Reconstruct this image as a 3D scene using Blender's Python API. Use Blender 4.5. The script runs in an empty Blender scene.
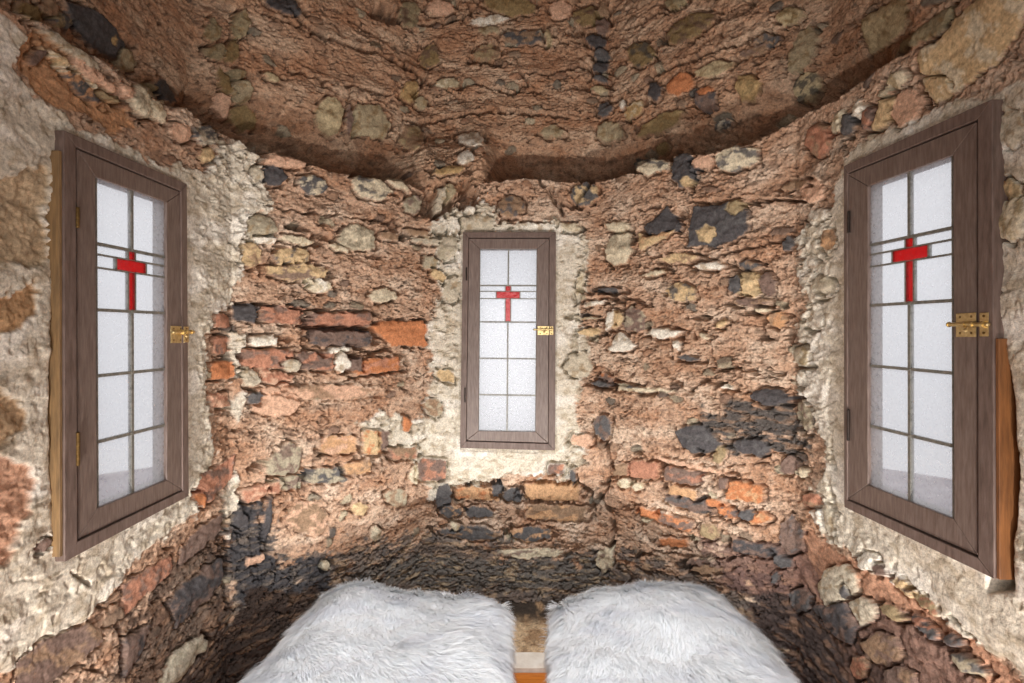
import bpy, bmesh, math, random
import numpy as np
from mathutils import Vector

random.seed(4)
scene = bpy.context.scene
COL = scene.collection
F = 484.0; CX = 512.0; CY = 341.5; EYE = 1.25     # focal length in pixels, centre of frame, eye height

# ------------------------------------------------------------------ helpers
def lin(c):
    c = np.asarray(c, dtype=float) / 255.0
    return np.where(c <= 0.04045, c / 12.92, ((c + 0.055) / 1.055) ** 2.4)

def tag(o, label=None, cat=None, group=None, kind=None):
    if label: o['label'] = label
    if cat: o['category'] = cat
    if group: o['group'] = group
    if kind: o['kind'] = kind
    return o

def empty(name, loc):
    o = bpy.data.objects.new(name, None); COL.objects.link(o); o.location = loc
    o.empty_display_size = 0.05
    return o

class MB:
    """collects shapes in world space, builds ONE mesh object"""
    def __init__(self): self.v = []; self.f = []
    def hexa(self, p):           # p: 8 points, first 4 one face, last 4 the opposite face
        b = len(self.v); self.v += [tuple(q) for q in p]
        for f in ((0,1,2,3),(7,6,5,4),(0,4,5,1),(1,5,6,2),(2,6,7,3),(3,7,4,0)):
            self.f.append(tuple(b+i for i in f))
    def cyl(self, a, b, r, n=14, r2=None):
        a = Vector(a); b = Vector(b); d = (b-a).normalized()
        u = d.orthogonal().normalized(); w = d.cross(u); k = len(self.v)
        r2 = r if r2 is None else r2
        for P, R in ((a, r), (b, r2)):
            for i in range(n):
                t = 2*math.pi*i/n
                self.v.append(tuple(P + (u*math.cos(t) + w*math.sin(t))*R))
        for i in range(n):
            j = (i+1) % n
            self.f.append((k+i, k+j, k+n+j, k+n+i))
        self.f.append(tuple(k+i for i in reversed(range(n))))
        self.f.append(tuple(k+n+i for i in range(n)))
    def dome(self, c, d, r, n=12, flat=0.6):
        c = Vector(c); d = Vector(d).normalized(); u = d.orthogonal().normalized(); w = d.cross(u); k = len(self.v)
        R = 4
        for j in range(R):
            a = j/R*math.pi/2
            for i in range(n):
                t = 2*math.pi*i/n
                self.v.append(tuple(c + (u*math.cos(t)+w*math.sin(t))*r*math.cos(a) + d*r*flat*math.sin(a)))
        self.v.append(tuple(c + d*r*flat)); top = len(self.v)-1
        for j in range(R-1):
            for i in range(n):
                q = (i+1) % n
                self.f.append((k+j*n+i, k+j*n+q, k+(j+1)*n+q, k+(j+1)*n+i))
        for i in range(n):
            self.f.append((k+(R-1)*n+i, k+(R-1)*n+(i+1) % n, top))
        self.f.append(tuple(k+i for i in reversed(range(n))))
    def build(self, name, mat, parent=None, bevel=0, smooth=False):
        me = bpy.data.meshes.new(name); me.from_pydata(self.v, [], self.f); me.update()
        bm = bmesh.new(); bm.from_mesh(me); bmesh.ops.recalc_face_normals(bm, faces=bm.faces); bm.to_mesh(me); bm.free()
        me.materials.append(mat)
        if smooth: me.polygons.foreach_set('use_smooth', [True]*len(me.polygons))
        o = bpy.data.objects.new(name, me); COL.objects.link(o)
        if parent:
            o.parent = parent
            g = Vector((0,0,0)); q = parent
            while q: g += q.location; q = q.parent
            for v in me.vertices: v.co -= g
        if bevel:
            m = o.modifiers.new('Bevel', 'BEVEL'); m.width = bevel; m.segments = 2; m.limit_method = 'ANGLE'
        return o

# ------------------------------------------------------------------ noise
def hash2(ix, iy, seed):
    h = (ix.astype(np.int64)*374761393 + iy.astype(np.int64)*668265263 + seed*1442695041) & 0xffffffff
    h = ((h ^ (h >> 13)) * 1274126177) & 0xffffffff
    return h ^ (h >> 16)
GR = np.array([(math.cos(a), math.sin(a)) for a in np.linspace(0, 2*math.pi, 32, endpoint=False)])
def perlin(x, y, seed=0):
    ix = np.floor(x); iy = np.floor(y); fx = x-ix; fy = y-iy
    def g(dx, dy):
        k = hash2(ix+dx, iy+dy, seed) % 32
        return GR[k, 0]*(fx-dx) + GR[k, 1]*(fy-dy)
    u = fx**3*(fx*(fx*6-15)+10); v = fy**3*(fy*(fy*6-15)+10)
    a = g(0,0); b = g(1,0); c = g(0,1); d = g(1,1)
    return ((a+(b-a)*u) + ((c+(d-c)*u)-(a+(b-a)*u))*v)*1.5
def fbm(x, y, oct=4, seed=0, gain=0.5):
    s = 0; a = 1.0; t = 0
    for i in range(oct):
        s = s + perlin(x*2**i, y*2**i, seed+i*17)*a; t += a; a *= gain
    return s/t*1.4
def ridged(x, y, oct=3, seed=0):
    s = 0; a = 1.0; t = 0
    for i in range(oct):
        s = s + (1-2*np.abs(perlin(x*2**i, y*2**i, seed+i*13)))*a; t += a; a *= 0.5
    return s/t
def voronoi(x, y, seed=0):
    ix = np.floor(x); iy = np.floor(y)
    d1 = np.full(x.shape, 9.0); d2 = np.full(x.shape, 9.0); cid = np.zeros(x.shape, dtype=np.int64)
    for dx in (-1,0,1):
        for dy in (-1,0,1):
            h = hash2(ix+dx, iy+dy, seed)
            px = ix+dx+0.1+0.8*(h % 1024)/1024.0; py = iy+dy+0.1+0.8*((h >> 10) % 1024)/1024.0
            d = np.hypot(x-px, y-py)
            m = d < d1
            d2 = np.where(m, d1, np.minimum(d2, d)); cid = np.where(m, h, cid); d1 = np.where(m, d, d1)
    return d1, d2, (cid % 4096)/4096.0
def sst(a, b, x):
    t = np.clip((x-a)/(b-a), 0, 1); return t*t*(3-2*t)

# ------------------------------------------------------------------ materials
def new_mat(name):
    m = bpy.data.materials.new(name); m.use_nodes = True
    nt = m.node_tree; bs = nt.nodes['Principled BSDF']
    return m, nt, bs
def nd(nt, typ, **kw):
    n = nt.nodes.new(typ)
    for k, v in kw.items():
        if k in n.inputs: n.inputs[k].default_value = v
        else: setattr(n, k, v)
    return n
def noise_mat(name, c1, c2, scale=40, rough=0.6, bump=0.1, bscale=None, metallic=0.0, stretch=(1,1,1), spec=0.5, detail=6):
    m, nt, bs = new_mat(name)
    tc = nd(nt, 'ShaderNodeTexCoord'); mp = nd(nt, 'ShaderNodeMapping'); mp.inputs['Scale'].default_value = stretch
    nt.links.new(tc.outputs['Object'], mp.inputs['Vector'])
    n = nd(nt, 'ShaderNodeTexNoise', Scale=scale, Detail=detail, Roughness=0.6)
    nt.links.new(mp.outputs[0], n.inputs['Vector'])
    r = nd(nt, 'ShaderNodeValToRGB')
    r.color_ramp.elements[0].position = 0.32; r.color_ramp.elements[1].position = 0.68
    r.color_ramp.elements[0].color = (*lin(c1), 1); r.color_ramp.elements[1].color = (*lin(c2), 1)
    nt.links.new(n.outputs['Fac'], r.inputs[0]); nt.links.new(r.outputs[0], bs.inputs['Base Color'])
    bs.inputs['Roughness'].default_value = rough; bs.inputs['Metallic'].default_value = metallic
    bs.inputs['Specular IOR Level'].default_value = spec
    if bump:
        n2 = nd(nt, 'ShaderNodeTexNoise', Scale=bscale or scale*2, Detail=5)
        nt.links.new(mp.outputs[0], n2.inputs['Vector'])
        b = nd(nt, 'ShaderNodeBump', Strength=bump, Distance=0.002)
        nt.links.new(n2.outputs['Fac'], b.inputs['Height']); nt.links.new(b.outputs[0], bs.inputs['Normal'])
    return m

def wall_material():
    m, nt, bs = new_mat('rubble_masonry')
    at = nd(nt, 'ShaderNodeAttribute', attribute_name='tone')
    tc = nd(nt, 'ShaderNodeTexCoord')
    n = nd(nt, 'ShaderNodeTexNoise', Scale=130, Detail=6, Roughness=0.75)
    nt.links.new(tc.outputs['Object'], n.inputs['Vector'])
    mr = nd(nt, 'ShaderNodeMapRange'); mr.inputs['From Min'].default_value = 0.3; mr.inputs['From Max'].default_value = 0.7
    mr.inputs['To Min'].default_value = 0.50; mr.inputs['To Max'].default_value = 1.34
    nt.links.new(n.outputs['Fac'], mr.inputs['Value'])
    vm = nd(nt, 'ShaderNodeVectorMath', operation='SCALE')
    nt.links.new(at.outputs['Color'], vm.inputs[0]); nt.links.new(mr.outputs[0], vm.inputs['Scale'])
    nt.links.new(vm.outputs[0], bs.inputs['Base Color'])
    bs.inputs['Roughness'].default_value = 0.88; bs.inputs['Specular IOR Level'].default_value = 0.25
    n2 = nd(nt, 'ShaderNodeTexNoise', Scale=210, Detail=5, Roughness=0.75)
    nt.links.new(tc.outputs['Object'], n2.inputs['Vector'])
    mu = nd(nt, 'ShaderNodeMath', operation='MULTIPLY')
    nt.links.new(n2.outputs['Fac'], mu.inputs[0]); nt.links.new(at.outputs['Alpha'], mu.inputs[1])
    b = nd(nt, 'ShaderNodeBump', Strength=1.0, Distance=0.009)
    nt.links.new(mu.outputs[0], b.inputs['Height']); nt.links.new(b.outputs[0], bs.inputs['Normal'])
    return m
WALL = wall_material()

# ------------------------------------------------------------------ window outlines on the wall planes
# side: -1 left wall (x=-1), 0 back wall (y=2.29), +1 right wall (x=+1); d = how far in front of the plane
def on_wall(side, px, py, d=0.0):
    if side == 0: y = 2.29-d; x = (px-CX)/F*y
    else: x = side*(1-d); y = F*x/(px-CX)
    return Vector((x, y, EYE-(py-CY)*y/F))
WIN = {
 -1: dict(outer=[(64,130),(187,184),(189,496),(65,562)], cas=[(76,146.5),(181.5,191),(183,491),(77.7,541.6)], glass=[(95.7,177),(167,202),(167,480),(97.5,508)]),
  0: dict(outer=[(463,232),(556,232),(555,450.5),(460,448)], cas=[(468.5,237.5),(549.5,237.5),(548.5,444),(466,441.5)], glass=[(480,249),(537,249),(535.5,432),(478.5,431)]),
  1: dict(outer=[(843.5,166),(992,99),(994,579),(844,507)], cas=[(847,173),(977.5,119),(978,558),(847,500)], glass=[(867.7,186),(952.7,155),(953.8,519),(867.7,485)]),
}

def inpoly(PX, PY, poly):
    ins = np.zeros(PX.shape, dtype=bool); n = len(poly)
    for i in range(n):
        x1, y1 = poly[i]; x2, y2 = poly[(i+1) % n]
        if y1 == y2: continue
        c = ((y1 > PY) != (y2 > PY)) & (PX < (x2-x1)*(PY-y1)/(y2-y1)+x1)
        ins ^= c
    return ins
def polydist(PX, PY, poly, closed=True):
    d = np.full(PX.shape, 1e9); n = len(poly)
    for i in range(n if closed else n-1):
        x1, y1 = poly[i]; x2, y2 = poly[(i+1) % n]
        L = (x2-x1)**2+(y2-y1)**2+1e-9
        t = np.clip(((PX-x1)*(x2-x1)+(PY-y1)*(y2-y1))/L, 0, 1)
        d = np.minimum(d, np.hypot(PX-x1-t*(x2-x1), PY-y1-t*(y2-y1)))
    return d
def sdpoly(PX, PY, poly):        # >0 inside
    d = polydist(PX, PY, poly); return np.where(inpoly(PX, PY, poly), d, -d)

# ------------------------------------------------------------------ the wall surface
def base_y(c):
    t = (c-CX)/F
    y = 2.29
    if t < 0: y = min(y, 1/(-t))
    if t > 0: y = min(y, 1/t)
    return min(y, 2.704/(1-t) if t < 1 else 9, 2.704/(1+t) if t > -1 else 9)
cols = []
for y in np.arange(-0.6, 0.90, 0.008): cols.append((-1.0, y))
corner_px = [CX-F/1.704, CX-F*0.414/2.29, CX+F*0.414/2.29, CX+F/1.704]
pxs = sorted(list(np.arange(-24, 1049, 1.15)) + corner_px)
cx_start = len(cols); corners = []
for c in pxs:
    if c in corner_px: corners.append(len(cols))
    y = base_y(c); cols.append(((c-CX)/F*y, y))
for y in np.arange(0.892, -0.61, -0.008): cols.append((1.0, y))
cols = np.array(cols); NC = len(cols)
S = np.concatenate([[0], np.cumsum(np.hypot(*(cols[1:]-cols[:-1]).T))])
ZT = 3.2
zs = np.concatenate([np.arange(-0.02, 2.98, 0.0034), np.arange(2.98, ZT+0.03, 0.02)]); NR = len(zs)
Sg, Zg = np.meshgrid(S, zs)
bx = np.tile(cols[:,0], (NR,1)); by = np.tile(cols[:,1], (NR,1))
front = by < 1.29
dx = np.where(front, np.sign(bx), bx); dy = np.where(front, 0, by-1.29)

colpx = CX + F*cols[:,0]/np.maximum(cols[:,1], 0.9)
LEDGE = [(-60,-30),(0,8),(20,16),(40,22),(63,40),(90,52),(113,63),(133,78),(150,88),(165,103),(190,112),(217,128),(235,138),(253,153),(275,153),(300,160),(330,170),(362,176),(400,181),(424,190),(440,198),(480,186),(500,179),(540,179),(570,182),(600,180),(620,177),(640,166),(655,158),(684,153),(715,150),(740,145),(770,133),(797,120),(827,103),(850,90),(870,75),(905,52),(950,33),(985,5),(1024,-22),(1090,-60)]
lx, ly = zip(*LEDGE)
pyL = np.interp(colpx, lx, ly)
zL = EYE + (CY-pyL)*np.maximum(cols[:,1], 0.9)/F + 0.012*fbm(S*9, S*0+3.1, 3, 5)
zL = np.tile(zL, (NR,1))
cpx = np.tile(colpx, (NR,1))
R = 0.17*(1-sst(408,428,cpx)*(1-sst(480,500,cpx))*(1-sst(0.10,0.42,Zg-zL)))
# bulge on the pier is flush, and the upper wall of the far left and right is shallower
R = R*(0.55+0.45*sst(60,230,cpx)*(1-sst(800,960,cpx)))
R = R*(1 - sst(870,915,cpx)*0.95)
cove = 0.20*(1-sst(0.04,0.30,Zg-zL))*sst(215,240,cpx)*(1-sst(815,850,cpx))*(1-sst(395,415,cpx)*(1-sst(492,512,cpx)))
rec = (R+cove)*sst(-0.004, 0.022, Zg-zL)
PXb = bx + dx*rec; PYb = by + dy*rec
ydep = np.maximum(PYb, 0.35)
PX = CX + F*PXb/ydep; PY = CY - F*(Zg-EYE)/ydep
upper = Zg > zL+0.01
MPP = ydep/F                                    # metres per pixel

# ---- base earth mortar
u = Sg; v = Zg
wx = fbm(u*6, v*6, 3, 11)*0.05; wy = fbm(u*6+40, v*6, 3, 12)*0.05
HL = 0.012*fbm(u*4+wx*6, v*8, 3, 21)
layer = ridged(u*5+wx*12, v*17+wy*20, 4, 31)
gritn = fbm(u*70, v*90, 3, 41, 0.65)
mid = fbm(u*22+wx*8, v*34, 4, 51, 0.6)
grit2 = fbm(u*150, v*170, 2, 43, 0.7)
calm = sst(-0.25, 0.3, fbm(u*3.5+9, v*5, 2, 47))          # some of the mortar is smooth, some torn
near_ = np.clip((ydep-0.75)/0.9, 0.35, 1)
H = HL + (0.0022*layer*(0.2+calm) + 0.0022*mid*(0.3+calm))*near_ + 0.0026*gritn + 0.0012*grit2
spk = fbm(u*95, v*105, 2, 45, 0.8); H -= 0.013*sst(0.30, 0.48, spk)*(0.45+0.55*calm)*near_
crk = np.abs(perlin(u*7+wx*30, v*16+wy*35, 61)); gate = sst(-0.02, 0.22, fbm(u*5, v*6, 2, 71))
H -= 0.045*(1-sst(0.008, 0.026, crk))*gate
crk2 = np.abs(perlin(u*4+wy*30, v*22+wx*40, 66)); H -= 0.045*(1-sst(0.010, 0.034, crk2))*sst(0.12,0.25,fbm(u*7, v*9, 2, 72))
# stepped flakes: sharp terraces
ter = fbm(u*9+wx*10, v*20+wy*10, 3, 81)*5
H += 0.0052*(np.floor(ter*0.6)+sst(0.0, 0.05, ter*0.6-np.floor(ter*0.6)))*calm*near_
pits = sst(0.42, 0.62, fbm(u*38, v*55, 2, 91)); H -= 0.014*pits

P1 = lin((208,173,146)); P2 = lin((194,152,122)); P3 = lin((226,200,176)); P4 = lin((156,124,102))
tn = fbm(u*5, v*9, 4, 101)[...,None]; tn2 = fbm(u*26, v*40, 3, 111)[...,None]
C = P1 + (P3-P1)*sst(0.05,0.5,tn) + (P2-P1)*sst(0.0,0.45,-tn)
C = C + (P4-C)*sst(0.15,0.6,tn2)*0.6 + (P3-C)*sst(0.15,0.6,-tn2)*0.35
# upper wall earth browner, with its dimmer light painted into the colour
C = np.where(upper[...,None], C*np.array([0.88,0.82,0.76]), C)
G = np.full(u.shape, 0.55)
# voronoi rubble fragments showing here and there
d1, d2, cid = voronoi(u*15+wx*10, v*24+wy*10, 7)
cid = np.where(by < 0.9, cid*0.3, cid)
fr = (cid < 0.09) & (d1 < 0.40+0.1*fbm(u*30, v*30, 2, 5))
fc = np.stack([np.interp(cid, [0,0.022,0.045,0.068,0.09], lin((k0,k1,k2,k3,k4))) for k0,k1,k2,k3,k4 in
     ((140,205,112,190,160),(124,190,104,146,140),(106,162,98,116,120))], -1)
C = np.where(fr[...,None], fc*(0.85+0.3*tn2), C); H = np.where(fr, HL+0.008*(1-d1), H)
H -= 0.016*((cid < 0.12) & (d1 >= 0.36) & (d1 < 0.46) & (mid > -0.1))

def paint(mask, col): 
    global C
    mk = np.clip(mask, 0, 1)[...,None]; C = C*(1-mk) + col*mk

paint(sst(0.26,0.46,fbm(u*15+wx*8, v*34+wy*8, 4, 113))*0.4, lin((112,92,78)))
paint(sst(0.34,0.5,fbm(u*60, v*80, 2, 114))*0.5, lin((92,76,66)))
# ---- zones: cement, soot and so on, edges broken by noise
nz = fbm(u*14, v*14, 4, 121); nzf = fbm(u*45, v*60, 3, 131)
W1 = lin((214,205,188)); W2 = lin((188,175,154)); W3 = lin((231,225,213))
billow = np.abs(fbm(u*11+wx*16, v*13+wy*16, 4, 141, 0.55)); crease = 1-sst(0.0, 0.07, np.abs(perlin(u*16+wx*40, v*13+wy*40, 151)))
flow = np.abs(perlin(u*9+wx*50+v*4, v*7+wy*50, 155))
q1, q2, qid = voronoi(u*9+wx*30+nz*0.5, v*8+wy*30+nzf*0.15, 19); fac = (qid*0.011+0.004*nz)*sst(0.0, 0.08, q2-q1)
q1, q2, qid = voronoi(u*24+wx*60+nz, v*20+wy*60, 29); fac = fac+qid*0.005*sst(0.0, 0.12, q2-q1)*sst(-0.1,0.2,nz); tears = sst(0.25, 0.6, fbm(u*28+wx*20, v*36, 3, 157))
def cement(poly, smooth=0.0, rough=9, amp=1.0, tint=None):
    global H, G, C
    bb = (PX > min(p[0] for p in poly)-30) & (PX < max(p[0] for p in poly)+30) & (PY > min(p[1] for p in poly)-30) & (PY < max(p[1] for p in poly)+30)
    sd = np.full(PX.shape, -99.0); sd[bb] = sdpoly(PX[bb], PY[bb], poly)
    mk = sst(-2.0, 2.0, sd + nz*rough + nzf*rough*0.5)
    k = mk
    hc = HL*0.6 + ((0.006*billow + fac - 0.014*tears)*(1-smooth) - 0.012*crease*(1-smooth)*sst(-0.1,0.3,nz) + 0.005*flow + 0.0016*gritn + 0.0010*grit2 + 0.003*mid*(1-smooth*0.6) + 0.001)*amp*near_ + (1-near_)*0.004*nz
    H = H*(1-k) + (hc+0.003)*k
    cc = W1 + (W3-W1)*sst(0.0,0.5,-tn) + (W2-W1)*sst(-0.1,0.5,tn2+nz[...,None]*0.7)
    if tint is not None: cc = cc*tint
    paint(k, cc); G = G*(1-k) + 0.22*k
LEFTC = [(-30,0),(15,22),(28,40),(14,66),(22,84),(48,104),(66,118),(105,140),(150,160),(205,172),(222,140),(238,150),(248,190),(240,240),(240,290),(214,320),(204,345),(208,400),(214,450),(196,490),(200,505),(150,548),(120,575),(95,615),(70,628),(40,650),(-30,690)]
cement(LEFTC, smooth=0.3, amp=1.1)
cement([(228,330),(246,335),(242,372),(228,385)], rough=4); cement([(150,470),(200,455),(208,490),(190,500)], rough=3)
cement([(225,405),(240,388),(248,395),(236,425)], rough=3); cement([(222,495),(236,470),(240,505),(228,540),(220,530)], rough=3)
cement([(205,175),(232,138),(262,158),(270,200),(250,235),(240,260),(205,230)], amp=1.2)
cement([(430,222),(470,198),(492,206),(500,222),(545,222),(580,228),(590,250),(580,300),(590,360),(574,410),(588,450),(566,480),(520,474),(465,486),(430,500),(425,470),(400,455),(358,424),(380,414),(424,418),(432,380),(424,330),(440,290),(432,262)], rough=8, amp=1.15)
cement([(560,236),(578,240),(576,420),(560,440)], smooth=0.7, rough=4)
cement([(460,456),(562,456),(550,474),(440,474)], smooth=0.7, rough=5)
cement([(606,208),(624,215),(632,262),(612,268)], rough=4) if False else None
cement([(798,238),(812,212),(835,205),(850,150),(870,140),(930,110),(1000,90),(1060,70),(1060,640),(1000,650),(960,640),(918,606),(880,580),(850,548),(824,545),(812,500),(826,470),(828,440),(800,400),(796,350),(806,300)], rough=8, amp=1.0, smooth=0.4)
cement([(880,560),(1060,640),(1060,720),(1010,660),(960,640),(918,606)], smooth=0.8, rough=5)
cement([(835,185),(850,165),(850,510),(1010,590),(1000,620),(930,575),(870,540),(838,500)], smooth=0.85, rough=4)
# warm earth patches inside the cement on the left
def earth(poly, col, rough=8):
    global H
    sd = sdpoly(PX, PY, poly); mk = sst(-2, 2, sd+nz*rough+nzf*rough*0.5)
    H = H*(1-mk) + (HL-0.006+0.006*mid+0.003*gritn)*mk
    paint(mk, lin(col)*(1+0.35*tn2))
earth([(-20,455),(28,462),(36,480),(20,520),(8,560),(-20,575)], (190,148,122))
earth([(-20,300),(30,285),(40,305),(20,330),(-20,350)], (186,150,112), 12)
earth([(-20,395),(25,400),(30,430),(-20,450)], (178,150,118), 12)
earth([(-20,180),(45,170),(50,260),(-20,270)], (190,168,138), 10)
earth([(16,62),(30,28),(52,36),(118,90),(136,126),(112,134),(86,116),(44,100)], (196,150,112), 6)
earth([(792,530),(812,528),(852,560),(930,610),(990,655),(1060,720),(800,760),(790,600)], (196,150,122), 6)
earth([(835,600),(880,600),(960,660),(1000,720),(820,720)], (150,120,106), 10)
# soot and damp blackening low on the walls
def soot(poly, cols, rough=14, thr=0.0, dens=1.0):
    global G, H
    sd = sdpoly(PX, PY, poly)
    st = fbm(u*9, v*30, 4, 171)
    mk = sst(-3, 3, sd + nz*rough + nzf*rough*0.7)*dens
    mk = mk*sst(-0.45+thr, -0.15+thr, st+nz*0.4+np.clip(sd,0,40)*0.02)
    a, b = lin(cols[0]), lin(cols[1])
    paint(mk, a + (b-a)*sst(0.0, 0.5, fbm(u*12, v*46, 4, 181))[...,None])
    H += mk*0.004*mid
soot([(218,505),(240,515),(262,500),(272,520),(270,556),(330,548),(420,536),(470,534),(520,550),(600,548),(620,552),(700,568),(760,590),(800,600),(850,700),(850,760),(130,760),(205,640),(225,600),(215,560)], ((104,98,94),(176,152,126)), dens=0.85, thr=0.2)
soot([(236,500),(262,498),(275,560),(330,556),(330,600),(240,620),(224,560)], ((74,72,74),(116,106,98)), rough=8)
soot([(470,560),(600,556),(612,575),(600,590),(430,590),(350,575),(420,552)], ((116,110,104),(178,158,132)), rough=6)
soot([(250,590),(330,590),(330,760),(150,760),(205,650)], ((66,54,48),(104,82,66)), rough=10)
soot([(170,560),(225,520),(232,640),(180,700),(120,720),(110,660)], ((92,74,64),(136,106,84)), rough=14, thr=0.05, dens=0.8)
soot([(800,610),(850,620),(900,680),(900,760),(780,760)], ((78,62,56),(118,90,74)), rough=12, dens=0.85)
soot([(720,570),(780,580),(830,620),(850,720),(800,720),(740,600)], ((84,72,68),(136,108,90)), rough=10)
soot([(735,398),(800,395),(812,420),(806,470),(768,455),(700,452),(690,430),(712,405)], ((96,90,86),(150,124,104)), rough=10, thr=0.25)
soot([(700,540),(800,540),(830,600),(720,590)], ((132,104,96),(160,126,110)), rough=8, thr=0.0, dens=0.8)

# ---- stones, flints and bricks
K = dict(C=(210,198,172), G=(170,160,138), F=(92,90,90), O=(190,126,86), R=(178,128,104), D=(122,102,92), Y=(204,178,138), T=(158,140,108),
         W=(226,220,206), K=(80,77,78), B=(150,124,100), P=(206,168,142), N=(196,156,118), S=(198,152,112), E=(190,180,160))
rng = np.random.RandomState(12)
def stone(x, y, w, h, ang, kind, rise=10, brick=False, gap=1.0, mix=None, poly=None, rough=1.0):
    """one stone bedded in the wall; x y w h in photo units on the wall, kind = colour, mix = second colour in patches"""
    global H, C, G
    seed = rng.randint(1, 9999); ph = rng.rand(8)
    Rm = max(w, h)*0.5*1.6+6
    bb = (np.abs(PX-x) < Rm) & (np.abs(PY-y) < Rm)
    if not bb.any(): return
    px = PX[bb]-x; py = PY[bb]-y; a = math.radians(ang)
    jx = fbm(px/9+seed, py/9, 3, seed)*1.7; jy = fbm(px/9-seed, py/9, 3, seed+3)*1.7
    fx = fbm(px/3+seed, py/3, 2, seed+8)*0.5
    X = (px+jx)*math.cos(a)+(py+jy)*math.sin(a); Y = -(px+jx)*math.sin(a)+(py+jy)*math.cos(a)
    X = X/(w*0.5); Y = Y/(h*0.5)
    if poly is not None:
        sd = sdpoly(PX[bb]+jx*1.2, PY[bb]+jy*1.2, poly); m0 = 0.25*min(w, h); q = 1-sd/m0/2
    elif brick:
        q = (np.abs(X)**7+np.abs(Y)**7)**(1/7.0)
    else:
        nf = 6+seed % 3; q = np.zeros(X.shape)
        for k in range(nf):
            t = 2*math.pi*(k+0.35*ph[k % 8])/nf; rk = 0.86+0.2*ph[(k*3+1) % 8]
            q = np.maximum(q, (X*math.cos(t)+Y*math.sin(t))/rk)
    q = q + fx*2/min(w, h)
    pxw = 2.0/min(w, h)                   # one photo pixel in q units
    m = 1-sst(1-0.7*pxw, 1+0.7*pxw, q)
    r = rise/1000.0
    tilt = (X*(ph[0]-0.5)+Y*(ph[1]-0.5))*0.010
    fine = fbm(px/4.5, py/4.5, 3, seed+5)
    facet = np.abs(fbm(px/11+3, py/11, 2, seed+6))*0.007
    Hs = HL[bb] + r*(1-0.55*np.clip(q,0,1)**4) + tilt + (0.0016*fine - facet)*rough*near_[bb]
    gp = sst(1.0, 1+1.0*pxw, q)*(1-sst(1+2.0*pxw, 1+3.2*pxw, q))
    ggate = sst(-0.25, 0.1, fbm(px/8+9, py/8, 2, seed+7))
    hb = H[bb]*(1-m)+Hs*m - gp*ggate*0.050*gap*(1-m)
    H[bb] = hb
    c1 = lin(K[kind]); c = np.tile(c1, (len(px),1))*(1+0.22*fine[:,None])
    if mix:
        mm = sst(-0.05, 0.32, fbm(px/(w*0.28+3)+7, py/(h*0.3+3), 4, seed+9)+0.35*fine)[:,None]*0.9
        c = c*(1-mm)+lin(K[mix])*(1+0.22*fine[:,None])*mm
    elif kind in 'CGYTEW':
        mm = sst(0.12, 0.5, fbm(px/9, py/9, 3, seed+9))[:,None]*0.6
        c = c*(1-mm)+lin((150,124,88))*mm
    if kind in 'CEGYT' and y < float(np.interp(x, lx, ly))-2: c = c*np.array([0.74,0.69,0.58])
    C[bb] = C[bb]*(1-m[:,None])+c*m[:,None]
    G[bb] = G[bb]*(1-m)+(0.10 if not brick else 0.2)*m
def hole(x, y, w, h, ang=0, depth=35):
    global H
    Rm = max(w, h)+5; bb = (np.abs(PX-x) < Rm) & (np.abs(PY-y) < Rm)
    px = PX[bb]-x; py = PY[bb]-y; a = math.radians(ang)
    j = fbm(px/6+x, py/6, 3, 3)*0.55
    X = (px*math.cos(a)+py*math.sin(a))/(w*.5); Y = (-px*math.sin(a)+py*math.cos(a))/(h*.5)
    H[bb] -= 1.7*depth/1000*(1-sst(0.75, 1.1, np.hypot(X, Y)+j))
def crack(pts, wpx=1.6, depth=26, lip=5, lipside=-1):
    """a crack; the mortar above (lipside -1) or below (+1) it stands proud"""
    global H
    xs = [p[0] for p in pts]; ys = [p[1] for p in pts]
    bb = (PX > min(xs)-25) & (PX < max(xs)+25) & (PY > min(ys)-25) & (PY < max(ys)+25)
    jx = fbm(PX[bb]/10, PY[bb]/10, 3, 77)*3; jy = fbm(PX[bb]/10+50, PY[bb]/10, 3, 78)*3
    d = polydist(PX[bb]+jx, PY[bb]+jy, pts, False)
    H[bb] -= 2.6*depth/1000*(1-sst(wpx*0.65, wpx*1.15, d))*sst(-0.42,-0.2,jx/3)
    if lip:
        yl = np.interp(PX[bb]+jx, *zip(*sorted(pts))) if xs[0] != xs[-1] else PY[bb]
        side = np.sign((PY[bb]+jy-yl))*lipside > 0
        H[bb] += lip/1000*(1-sst(1, 12, d))*side

# recessed upper wall, left
stone(98,33,78,28,40,'K',14,mix=None); stone(62,20,22,15,42,'F',8,mix='T'); stone(111,41,7,11,-20,'Y',16,gap=0)
stone(127,60,20,26,-30,'E',6); stone(165,91,14,28,-35,'F',4); stone(148,88,16,10,20,'T',6)
stone(30,12,30,14,20,'T',8); stone(48,8,18,20,0,'B',6)
stone(213,30,18,22,0,'G',10); stone(241,25,18,30,10,'G',12); stone(216,52,22,16,20,'G',9); stone(232,52,14,24,5,'T',8)
stone(241,92,23,25,0,'E',20); stone(237,74,18,12,0,'G',14); stone(224,82,12,28,-20,'T',12); stone(222,106,20,26,5,'P',16); stone(243,118,26,26,0,'T',10)
stone(272,77,16,7,20,'C',12); stone(329,117,27,38,4,'C',14); stone(370,122,44,34,25,'E',12); stone(350,118,6,34,0,'D',2)
stone(283,6,36,16,18,'K',10); hole(386,14,34,18,10,55)
crack([(292,8),(300,22),(320,34),(345,44),(372,52),(395,62),(425,78)],2.2,36,14,-1); crack([(290,70),(330,82),(370,90),(400,97)],1.6,24,6)
crack([(265,14),(300,28),(320,38)],1.5,22,5); crack([(350,20),(385,40)],1.5,18,4)
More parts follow.
